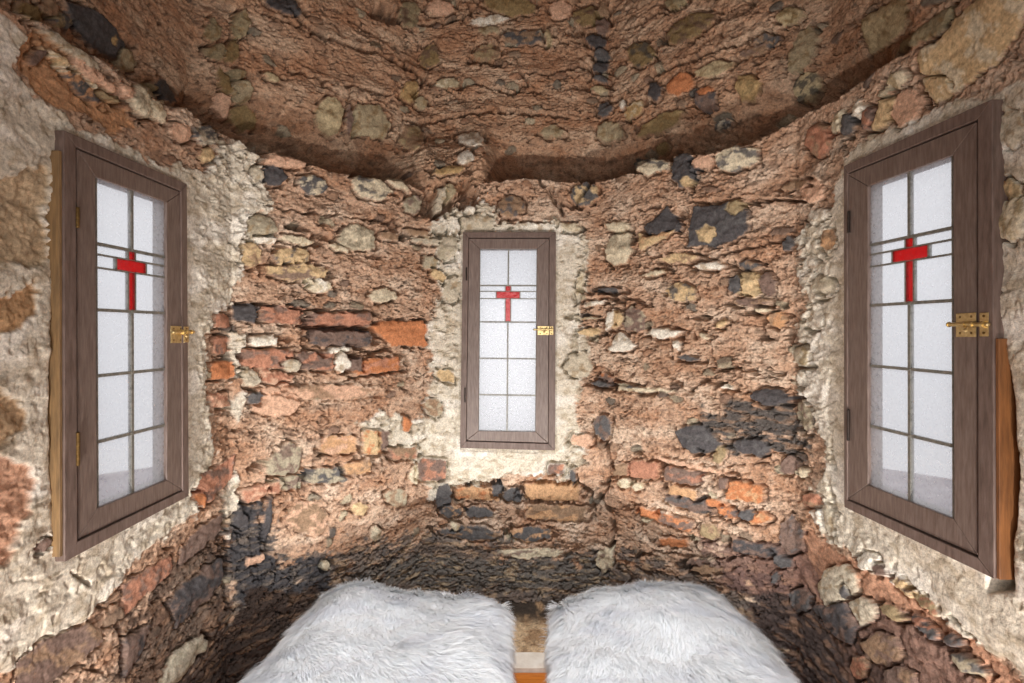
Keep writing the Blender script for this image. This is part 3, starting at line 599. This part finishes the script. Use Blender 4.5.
def bil(q, a, b):
    return (q[0]*(1-a)+q[1]*a)*(1-b) + (q[3]*(1-a)+q[2]*a)*b
def window(idx, s, label, lat, hinges):
    w = WIN[s]
    inn = Vector((0,-1,0)) if s == 0 else Vector((-s,0,0))      # towards the room
    dF, dC, dG = 0.026, 0.022, 0.014
    O = [on_wall(s, *p, dF) for p in w['outer']]; Cq = [on_wall(s, *p, dF) for p in w['cas']]
    C2 = [on_wall(s, *p, dC) for p in w['cas']]; Gf = [on_wall(s, *p, dC) for p in w['glass']]
    Gq = [on_wall(s, *p, dG) for p in w['glass']]
    cen = sum(O, Vector())/4
    root = empty('window_%d' % idx, (cen.x, cen.y, min(p.z for p in O)))
    tag(root, label, 'window', kind='structure')
    def ring(A, B, depth, gap=0.0004, shrink=0.0):
        mb = MB()
        for i in range(4):
            j = (i+1) % 4
            a0, a1, b0, b1 = A[i].copy(), A[j].copy(), B[i].copy(), B[j].copy()
            t = (a1-a0).normalized()*gap
            a0 += t; a1 -= t; b0 += t; b1 -= t
            fr = [a0, a1, b1, b0]
            mb.hexa(fr + [p-inn*depth for p in fr])
        return mb
    cq = sum(C2, Vector())/4
    Cs = [c+(cq-c).normalized()*0.0052 for c in C2]
    ring(O, Cq, 0.065).build('window_frame', WOOD2, root, bevel=0.0015)
    cas = ring(Cs, Gf, 0.042).build('casement', WOOD, root, bevel=0.002)
    # dark stop strip closing the gap behind the casement
    stop_o = [c-inn*0.03 for c in Cq]; mid_ = sum(stop_o, Vector())/4
    stop_i = [c+(mid_-c).normalized()*0.016 for c in stop_o]
    ring([c-inn*0.018 for c in stop_o], [c-inn*0.018 for c in stop_i], 0.01).build('window_stop', WOOD2, root)
    # glass: clear lights between the cames, grown slightly under the rebate
    gc = sum(Gq, Vector())/4
    g = [p+(p-gc).normalized()*0.004 for p in Gq]
    mb = MB(); mb.hexa([p for p in g]+[p-inn*0.004 for p in g]); 
    # cross outline in glass coordinates (a across, b down)
    rows = [0.2, 0.4, 0.6, 0.8]; mid_a = 0.5+0.048*s; cw = 0.049; ar0, ar1 = 0.232, 0.272; aw = 0.21
    glass = mb.build('glass_panes', GLASS, root)
    def bar(mb, a0, b0, a1, b1, hw, th):
        p, q = bil(Gq, a0, b0), bil(Gq, a1, b1); d = (q-p).normalized(); n = d.cross(inn).normalized()*hw
        fr = [p-n, q-n, q+n, p+n]
        mb.hexa([x+inn*th for x in fr]+[x-inn*(th+0.004) for x in fr])
    L = MB(); hw = 0.0037 if s else 0.0032
    bar(L, mid_a,0, mid_a,0.2, hw,0.003); bar(L, mid_a,0.4, mid_a,1, hw,0.003)
    for b in rows: bar(L, 0,b,1,b, hw,0.0025)
    for b in (ar0, ar1):
        bar(L, 0,b,mid_a-aw,b, 0.0021,0.002); bar(L, mid_a+aw,b,1,b, 0.0021,0.002)
    # cames outlining the cross
    o = 0.0021
    pts = [(mid_a-cw,0.2),(mid_a-cw,ar0),(mid_a-aw,ar0),(mid_a-aw,ar1),(mid_a-cw,ar1),(mid_a-cw,0.4),(mid_a+cw,0.4),(mid_a+cw,ar1),(mid_a+aw,ar1),(mid_a+aw,ar0),(mid_a+cw,ar0),(mid_a+cw,0.2)]
    for i in range(len(pts)-1): bar(L, *pts[i], *pts[i+1], o, 0.0018)
    for b in (ar0, ar1): bar(L, mid_a-cw, b, mid_a+cw, b, 0.0009, 0.0018)
    for b in rows[1:]: 
        c = bil(Gq, mid_a, b); L.dome(c+inn*0.002, inn, 0.0055, flat=0.35)
    # edge cames
    for e in ((0,0,1,0),(1,0,1,1),(1,1,0,1),(0,1,0,0)): bar(L, *e, 0.002, 0.0015)
    L.build('lead_cames', LEAD, root)
    X = MB()
    def plate(a0, a1, b0, b1):
        fr = [bil(Gq,a0,b0), bil(Gq,a1,b0), bil(Gq,a1,b1), bil(Gq,a0,b1)]
        X.hexa([p+inn*0.0012 for p in fr]+[p+inn*0.0002 for p in fr])
    plate(mid_a-cw, mid_a+cw, 0.2, ar0); plate(mid_a-aw, mid_a+aw, ar0, ar1); plate(mid_a-cw, mid_a+cw, ar1, 0.4)
    tag(X.build('red_cross', RED, root), 'red stained glass cross')
    # local frame for ironmongery
    up = Vector((0,0,1)); right = Vector((1,0,0)) if s == 0 else Vector((0,-s,0))     # right in the photo
    def box(mb, c, wx_, wz_, th, lift=0):
        c = c+inn*lift; fr = [c-right*wx_/2+up*wz_/2, c+right*wx_/2+up*wz_/2, c+right*wx_/2-up*wz_/2, c-right*wx_/2-up*wz_/2]
        mb.hexa([p+inn*th for p in fr]+[p for p in fr])
    (mx, my, mw), (kx, ky, kw), hgt, rod = lat
    face = dF-0.002
    def wpos(x, y, d=dC): return on_wall(s, x, y, d)
    def wid(x, y, wpx): return (wpos(x+wpx/2, y)-wpos(x-wpx/2, y)).length
    c1 = wpos(mx, my); c2 = wpos(kx, ky, dF)
    w1, w2 = wid(mx, my, mw), wid(kx, ky, kw); hz = (wpos(mx, my-hgt/2)-wpos(mx, my+hgt/2)).length
    pl = MB(); box(pl, c1, w1, hz, 0.0022); box(pl, c2, w2*0.8, hz*0.95, 0.0022, -0.0005)
    latch = pl.build('bolt_latch', BRASS, root, bevel=0.0010); tag(latch, 'brass barrel bolt')
    rb = MB(); a = wpos(rod[0], rod[2])+inn*0.008; b = wpos(rod[1], rod[2])+inn*0.008; b.y = b.y; 
    rb.cyl(a, b, 0.0044); rb.dome(a, (a-b), 0.0062, flat=1); rb.dome(b, (b-a), 0.0044); 
    for t in (0.42, 0.62, 0.88):
        c = a.lerp(b, t); rb.cyl(c-(b-a).normalized()*0.003, c+(b-a).normalized()*0.003, 0.0072)
    kn = a.lerp(b, 0.52); rb.cyl(kn, kn-up*0.012+inn*0.006, 0.0026); rb.dome(kn-up*0.012+inn*0.006, -up+inn, 0.0048, flat=1)
    rb.build('bolt_rod', BRASS, latch, smooth=False)
    sc = MB()
    for c, ww in ((c1, w1), (c2, w2)):
        for ix in ((-0.28, 0.28) if c is c1 else (0.0,)):
            for iz in (-0.34, 0.34):
                sc.dome(c+right*ww*ix+up*hz*iz+inn*0.0018, inn, 0.0030, flat=0.5)
    sc.build('screw', BRASSD, latch, smooth=True)
    for (hx, hy0, hy1) in hinges:
        h = MB(); p = wpos(hx, hy0, dF)+inn*0.001; q = wpos(hx, hy1, dF)+inn*0.001
        h.cyl(p, q, 0.0035); h.dome(p, up, 0.0042); h.dome(q, -up, 0.0042)
        for k in (0.33, 0.66):
            c = p.lerp(q, k); h.cyl(c-up*0.0006, c+up*0.0006, 0.0042)
        h.build('hinge', BRASSD if s == -1 else STEEL, root)
    return root, O, inn

r1, O1, i1 = window(1, -1, 'leaded casement window with a red cross in the left wall', ((176.5,334.5,12),(186,334.5,6),17,(171,191,332)), [(77.2,208,227),(77.5,433,465)])
r2, O2, i2 = window(2, 0, 'leaded casement window with a red cross in the facing wall, above the gap between the furs', ((543.5,330.5,12),(551.5,330.5,4.5),9,(534.5,553,329.5)), [(466.5,268,280),(465,388,402)])
r3, O3, i3 = window(3, 1, 'leaded casement window with a red cross in the right wall', ((966.5,325,20),(984.5,324.5,11),24,(953,992,324.5)), [(849,212,232),(848.5,410,440)])
# bare lining boards on the near edges of the side windows
def lining(root, A, B, inn, t0, t1, wid_, mat, lab):
    # A top, B bottom of the near edge of the frame
    a = A.lerp(B, t0); b = A.lerp(B, t1); mb = MB()
    out = Vector((0,-1,0))*0.007
    p = [a-inn*0.004, a-inn*wid_, b-inn*wid_, b-inn*0.004]
    p = [q-Vector((0,0.0006,0)) for q in p]
    mb.hexa(p+[q+out for q in p])
    o = mb.build('lining_board', mat, root, bevel=0.001); tag(o, lab)
lining(r1, O1[0], O1[3], i1, 0.05, 0.985, 0.085, BAREL, 'ochre lining board')
lining(r3, O3[1], O3[2], i3, 0.50, 0.998, 0.10, BARE, 'bare orange wooden lining board')

# ------------------------------------------------------------------ floor, kerb, ceiling
def plank_mat():
    m, nt, bs = new_mat('varnished_floor_planks')
    tc = nd(nt, 'ShaderNodeTexCoord'); mp = nd(nt, 'ShaderNodeMapping'); mp.inputs['Scale'].default_value = (1,9,1)
    nt.links.new(tc.outputs['Object'], mp.inputs['Vector'])
    n = nd(nt, 'ShaderNodeTexNoise', Scale=7, Detail=8, Roughness=0.7); nt.links.new(mp.outputs[0], n.inputs['Vector'])
    r = nd(nt, 'ShaderNodeValToRGB'); r.color_ramp.elements[0].position = 0.3; r.color_ramp.elements[1].position = 0.7
    r.color_ramp.elements[0].color = (*lin((168,88,24)),1); r.color_ramp.elements[1].color = (*lin((214,132,52)),1)
    nt.links.new(n.outputs['Fac'], r.inputs[0]); nt.links.new(r.outputs[0], bs.inputs['Base Color']); bs.inputs['Roughness'].default_value = 0.3
    return m
PL = plank_mat(); mb = MB()
y = 1.828
while y > -0.7:
    y0 = max(y-0.118, -0.72); mb.hexa([Vector(p) for p in ((-1.2,y,0),(1.2,y,0),(1.2,y0+0.002,0),(-1.2,y0+0.002,0))]+[Vector(p) for p in ((-1.2,y,-0.04),(1.2,y,-0.04),(1.2,y0+0.002,-0.04),(-1.2,y0+0.002,-0.04))]); y -= 0.118
tag(mb.build('floor', PL, bevel=0.002), 'varnished orange wooden floorboards glimpsed between the two furs', 'floor', kind='structure')
KB = noise_mat('pale_limestone_kerb', (214,204,190), (240,234,224), 18, 0.7, 0.5, 60)
mb = MB(); n = 24
for i in range(n):
    x0 = -1.0+2.0*i/n; x1 = -1.0+2.0*(i+1)/n
    f = lambda x: 0.012+0.003*math.sin(x*17)+0.002*math.sin(x*41+1)
    g = lambda x: 1.925+0.005*math.sin(x*23)+0.003*math.sin(x*61)
    mb.hexa([Vector(p) for p in ((x0,1.832,f(x0)),(x1,1.832,f(x1)),(x1,g(x1),f(x1)),(x0,g(x0),f(x0)))]+[Vector(p) for p in ((x0,1.832,-.04),(x1,1.832,-.04),(x1,g(x1),-.04),(x0,g(x0),-.04))])
tag(mb.build('trim_1', KB), 'narrow white stone kerb between the floorboards and the rough stone floor', 'kerb', kind='structure')
# rough earthy stone floor by the wall
nx, ny = 420, 130
gx, gy = np.meshgrid(np.linspace(-1.15,1.15,nx), np.linspace(1.918,2.42,ny))
gz = 0.004+0.012*fbm(gx*8, gy*8, 4, 401)+0.008*ridged(gx*22, gy*22, 3, 402)+0.0045*fbm(gx*80, gy*80, 3, 403, 0.7)
gz = gz + 0.02*sst(2.2,2.33,gy) - 0.02*(1-sst(1.918,1.94,gy))
q = np.arange(nx*ny).reshape(ny,nx); q = np.stack([q[:-1,:-1],q[:-1,1:],q[1:,1:],q[1:,:-1]],-1).reshape(-1,4)
me = bpy.data.meshes.new('floor'); me.from_pydata(np.stack([gx,gy,gz],-1).reshape(-1,3).tolist(), [], q.tolist())
me.polygons.foreach_set('use_smooth', [True]*len(me.polygons))
fb = fbm(gx*12, gy*12, 4, 404)[...,None]; fcn = fbm(gx*60, gy*60, 3, 405)[...,None]
cc = lin((178,146,112))+(lin((216,188,152))-lin((178,146,112)))*sst(-0.2,0.4,fb)
cc = cc+(lin((120,94,72))-cc)*sst(0.1,0.5,fcn)*0.6
cc = cc+(lin((70,60,52))-cc)*(sst(2.10,2.22,gy)[...,None]*sst(-0.5,0.1,fb+0.2))
at = me.attributes.new('tone', 'FLOAT_COLOR', 'POINT'); at.data.foreach_set('color', np.concatenate([cc, np.full(cc.shape[:2]+(1,), 0.5)], -1).astype(np.float32).ravel())
me.materials.append(WALL); o = bpy.data.objects.new('floor', me); COL.objects.link(o)
tag(o, 'rough brown earthy stone floor between the kerb and the facing wall', 'floor', kind='structure')
gm = noise_mat('heather_and_gravel', (120,104,112), (176,166,168), 3, 0.9, 0.5, 20)
mb = MB()
for k in range(40):
    a0, a1 = 2*math.pi*k/40, 2*math.pi*(k+1)/40
    P = lambda a, z: Vector((7.5*math.cos(a), 1.2+7.5*math.sin(a), z)); c0 = Vector((0,1.2,-0.5)); c1 = Vector((0,1.2,-0.6))
    b = len(mb.v); mb.v += [tuple(c0), tuple(P(a0,-0.5)), tuple(P(a1,-0.5)), tuple(P(a0,-0.6)), tuple(P(a1,-0.6))]
    mb.f += [(b,b+1,b+2), (b+1,b+3,b+4,b+2)]
tag(mb.build('ground', gm), 'mauve grey ground outside, blurred through the obscure glass', 'ground', kind='structure')
CE = noise_mat('rough_brown_ceiling', (110,84,62), (150,116,88), 9, 0.9, 1.0, 30)
mb = MB(); mb.hexa([Vector(p) for p in ((-1.4,-0.6,ZT),(1.4,-0.6,ZT),(1.4,2.7,ZT),(-1.4,2.7,ZT))]+[Vector(p) for p in ((-1.4,-0.6,ZT+.1),(1.4,-0.6,ZT+.1),(1.4,2.7,ZT+.1),(-1.4,2.7,ZT+.1))])
tag(mb.build('ceiling', CE), 'rough brown ceiling over the turret', 'ceiling', kind='structure')

mb = MB()
def slab(x0,x1,z0,z1): mb.hexa([Vector(p) for p in ((x0,-0.62,z0),(x1,-0.62,z0),(x1,-0.62,z1),(x0,-0.62,z1))]+[Vector(p) for p in ((x0,-0.78,z0),(x1,-0.78,z0),(x1,-0.78,z1),(x0,-0.78,z1))])
slab(-1.25,-0.55,0,ZT); slab(0.55,1.25,0,ZT); slab(-0.55,0.55,2.0,ZT)  # unseen wall with an opening, added to cut ambient light
tag(mb.build('wall_front_blocker', noise_mat('rough_earth_render', (170,132,104), (206,168,138), 14, 0.9, 0.8, 60)), 'unseen plain wall behind the viewer, added to cut the ambient light', 'wall', kind='structure')
# ------------------------------------------------------------------ fur throws
def fur_mat(name, c1, c2):
    m, nt, bs = new_mat(name)
    at = nd(nt, 'ShaderNodeAttribute', attribute_name='tone')
    nt.links.new(at.outputs['Color'], bs.inputs['Base Color'])
    bs.inputs['Roughness'].default_value = 0.55; bs.inputs['Sheen Weight'].default_value = 0.3
    bs.inputs['Specular IOR Level'].default_value = 0.3
    return m
FUR = fur_mat('white_fur', None, None)
HIDE = noise_mat('fur_underwool', (228,230,234), (244,245,247), 60, 0.9, 0.6, 120)
def throw(name, label, xi0, xi1, xo, yb, yf, crest, seed, nst=90000):
    """xi0/xi1: inner edge x at back/front; xo: outer edge x; crest: (x, y, extra height)"""
    rs = np.random.RandomState(seed)
    sgn = 1 if xo > 0 else -1
    N = 90; uu = np.linspace(-1.22, 1.22, N); vv = np.linspace(-1.22, 1.22, N)
    def surf(a, b):
        # a: -1 inner edge .. 1 outer edge ; b: -1 front .. 1 back ; beyond 1 drapes down the side
        ca = np.clip(a,-1,1); cb = np.clip(b,-1,1)
        xi = xi1+(xi0-xi1)*(cb+1)/2
        xo_ = xo*(1.0+0.035*np.sin(cb*2.2+seed))
        # round the corners of the outline
        rr = 0.16; ax = np.abs(ca); bx_ = np.abs(cb)
        k = np.clip(np.hypot(np.maximum(ax-(1-rr),0), np.maximum(bx_-(1-rr),0))/rr, 0, 9)
        sc = np.where(k > 1, 1/np.maximum(k,1), 1)
        ca2 = np.sign(ca)*np.where(ax > 1-rr, (1-rr)+(ax-(1-rr))*sc, ax); cb2 = np.sign(cb)*np.where(bx_ > 1-rr, (1-rr)+(bx_-(1-rr))*sc, bx_)
        x = xi+(xo_-xi)*(ca2+1)/2; yy = yf+(yb-yf)*(cb2+1)/2
        e = np.maximum(np.abs(ca2), np.abs(cb2))
        z = 0.345-0.05*np.clip(np.abs(ca2),0,1)**5-0.05*np.clip(np.abs(cb2),0,1)**6
        z = z+crest[2]*np.exp(-((x-crest[0])**2/crest[3]**2+(yy-crest[1])**2/0.2**2))
        z = z+0.012*fbm(x*6+seed, yy*6, 3, 501)+0.02*crest[4]*(x-(xi+xo_)/2)*sgn
        ov = np.maximum(np.maximum(np.abs(a)-1, np.abs(b)-1), 0)/0.22
        fl = np.minimum(ov, 1)
        x = x+np.sign(a)*sgn*np.where(np.abs(a)>1, 0.022*np.sin(fl*2.2), 0); yy = yy+np.sign(b)*np.where(np.abs(b)>1, 0.022*np.sin(fl*2.2), 0)
        z = z*(1-fl)+0.001*fl
        return x, yy, z
    ga, gb = np.meshgrid(uu, vv); X, Y, Z = surf(ga, gb)
    me = bpy.data.meshes.new(name)
    q = np.arange(N*N).reshape(N,N); q = np.stack([q[:-1,:-1],q[:-1,1:],q[1:,1:],q[1:,:-1]],-1).reshape(-1,4)
    if sgn < 0: q = q[:, ::-1]
    base = (np.mean(X), (yb+yf)/2, 0.0)
    co = np.stack([X-base[0], Y-base[1], Z], -1).reshape(-1,3)
    me.from_pydata(co.tolist(), [], q.tolist()); me.polygons.foreach_set('use_smooth', [True]*len(me.polygons)); me.materials.append(HIDE)
    ob = bpy.data.objects.new(name, me); COL.objects.link(ob); ob.location = base
    tag(ob, label, 'fur throw', 'white fur throws below the facing window')
    # strands: three-segment tapering blades rooted in the hide, combed in swirling directions
    a = rs.uniform(-1.15,1.15,nst); b = rs.uniform(-1.12,1.15,nst); e = 0.01
    x0,y0,z0 = surf(a,b); xa,ya,za = surf(a+e,b); xb,yb_,zb = surf(a,b+e)
    ta = np.stack([xa-x0,ya-y0,za-z0],-1); tb = np.stack([xb-x0,yb_-y0,zb-z0],-1)
    nrm = np.cross(ta,tb)*sgn; nrm /= np.linalg.norm(nrm,axis=1,keepdims=True)+1e-9
    nrm[nrm[:,2] < -0.2] *= -1
    P = np.stack([x0,y0,z0],-1)
    th = -1.5+1.3*fbm(x0*3.2+seed, y0*3.2, 3, 601)+(x0-crest[0])*1.6+rs.normal(0,0.22,nst)
    comb = np.stack([np.cos(th), np.sin(th), -0.05+0*th],-1)
    edge = np.stack([a*0, a*0, a*0],-1)
    outw = np.stack([sgn*np.where(a>0.9,1,np.where(a<-0.9,-1,0)), np.where(b>0.9,1,0), 0*a],-1)
    comb = comb+1.5*outw
    comb -= nrm*np.sum(comb*nrm,axis=1,keepdims=True); comb /= np.linalg.norm(comb,axis=1,keepdims=True)+1e-9
    clump = fbm(x0*38, y0*38, 2, 611)
    ln = (0.046+0.014*rs.rand(nst)+0.006*clump); ln *= np.where(np.abs(outw).sum(1)>0, 0.9, 1)
    lift = 0.34+0.16*clump+rs.normal(0,0.10,nst)
    sd = np.cross(comb, nrm); sd = sd/(np.linalg.norm(sd,axis=1,keepdims=True)+1e-9)
    w = 0.0009*(0.7+0.6*rs.rand(nst))[:,None]
    L = ln[:,None]; lf = np.clip(lift,0.05,1.1)[:,None]; jit = rs.normal(0,0.003,(nst,3))
    p0 = P-nrm*0.001; p1 = P+comb*L*0.42+nrm*L*lf*0.5; p2 = P+comb*L*0.78+nrm*L*lf*0.66+jit*0.5; p3 = P+comb*L*1.08+nrm*L*lf*0.6+jit
    for p in (p1,p2,p3): p[:,2] = np.maximum(p[:,2], 0.003)
    V = np.stack([p0-sd*w,p0+sd*w,p1-sd*w*0.9,p1+sd*w*0.9,p2-sd*w*0.6,p2+sd*w*0.6,p3],1).reshape(-1,3)-np.array(base)
    i7 = np.arange(nst)*7
    quads = np.concatenate([np.stack([i7,i7+1,i7+3,i7+2],-1), np.stack([i7+2,i7+3,i7+5,i7+4],-1)])
    tris = np.stack([i7+4,i7+5,i7+6],-1)
    fm = bpy.data.meshes.new('fur_pile'); fm.vertices.add(len(V)); fm.vertices.foreach_set('co', V.astype(np.float32).ravel())
    li = np.concatenate([quads.ravel(), tris.ravel()]).astype(np.int32); fm.loops.add(len(li)); fm.loops.foreach_set('vertex_index', li)
    ls = np.concatenate([np.arange(len(quads))*4, len(quads)*4+np.arange(len(tris))*3]).astype(np.int32)
    fm.polygons.add(len(ls)); fm.polygons.foreach_set('loop_start', ls); fm.update(calc_edges=True)
    fm.polygons.foreach_set('use_smooth', np.ones(len(ls), dtype=bool))
    gr = sst(0.0,0.55, fbm(x0*5+seed, y0*11, 3, 621))[:,None]*0.35
    colr = lin((247,250,253))*(1-gr)+lin((212,217,228))*gr
    colr = colr*(0.94+0.08*rs.rand(nst))[:,None]
    colr = np.repeat(np.clip(colr,0,0.97), 7, axis=0)
    at = fm.attributes.new('tone','FLOAT_COLOR','POINT'); at.data.foreach_set('color', np.concatenate([colr, np.ones((len(colr),1))],1).astype(np.float32).ravel())
    fm.materials.append(FUR); fo = bpy.data.objects.new('fur_pile', fm); COL.objects.link(fo); fo.parent = ob
    tag(fo, kind='stuff')
    return ob
throw('fur_throw', 'fluffy white fur throw left of the gap, below the facing window', -0.035, -0.035, -0.715, 1.80, 1.08, (-0.56, 1.66, 0.04, 0.16, 0), 3)
throw('fur_throw', 'fluffy white fur throw right of the gap, widest at the front', 0.160, 0.128, 0.76, 1.80, 1.08, (0.54, 1.64, 0.045, 0.24, 0), 8)

# ------------------------------------------------------------------ daylight, added fill lights, camera
wd = bpy.data.worlds.new('daylight'); scene.world = wd; wd.use_nodes = True; nt = wd.node_tree
bg = nt.nodes['Background']; tc = nd(nt, 'ShaderNodeTexCoord'); sp = nd(nt, 'ShaderNodeSeparateXYZ')
nt.links.new(tc.outputs['Generated'], sp.inputs[0])
r = nd(nt, 'ShaderNodeValToRGB'); e = r.color_ramp.elements
e[0].position = 0.30; e[0].color = (0.70,0.70,0.73,1); e[1].position = 0.56; e[1].color = (0.95,0.96,1.0,1)
mr = nd(nt, 'ShaderNodeMapRange'); mr.inputs['From Min'].default_value = -1; mr.inputs['From Max'].default_value = 1
nt.links.new(sp.outputs['Z'], mr.inputs['Value']); nt.links.new(mr.outputs[0], r.inputs[0]); nt.links.new(r.outputs[0], bg.inputs['Color'])
bg.inputs['Strength'].default_value = 0.88
def light(name, typ, loc, target, power, color, **kw):
    d = bpy.data.lights.new(name, typ); d.energy = power; d.color = color
    for k, v_ in kw.items(): setattr(d, k, v_)
    o = bpy.data.objects.new(name, d); COL.objects.link(o); o.location = loc
    o.rotation_euler = (Vector(target)-Vector(loc)).to_track_quat('-Z','Y').to_euler()
    return o
light('rear_fill', 'AREA', (0.0,-0.58,1.0), (0,2.3,1.0), 15, (1.0,0.97,0.93), shape='RECTANGLE', size=1.0, size_y=1.4)  # unseen fill behind the camera, added to light the room
for sx in (-1, 1):
    light('low_fill', 'SPOT', (0.74*sx,0.32,0.22), (0.1*sx,2.2,1.35), 78, (1.0,0.95,0.90), shadow_soft_size=0.03, spot_size=math.radians(92), spot_blend=0.75)  # unseen low lights, added to throw the shadows above the ledge
light('top_fill', 'SPOT', (0.0,0.80,2.5), (0.0,1.45,0.3), 165, (0.97,0.985,1.0), shadow_soft_size=0.05, spot_size=math.radians(64), spot_blend=0.7)  # unseen overhead light, added to brighten the furs

cam = bpy.data.cameras.new('camera'); co = bpy.data.objects.new('camera', cam); COL.objects.link(co)
co.location = (0,0,EYE); co.rotation_euler = (math.radians(90),0,0)
cam.sensor_width = 36; cam.sensor_fit = 'HORIZONTAL'; cam.lens = 36*F/1024; cam.clip_start = 0.02
scene.camera = co
vs = scene.view_settings; vs.view_transform = 'Standard'; vs.look = 'None'; vs.gamma = 1; vs.exposure = 0.22; vs.use_curve_mapping = False
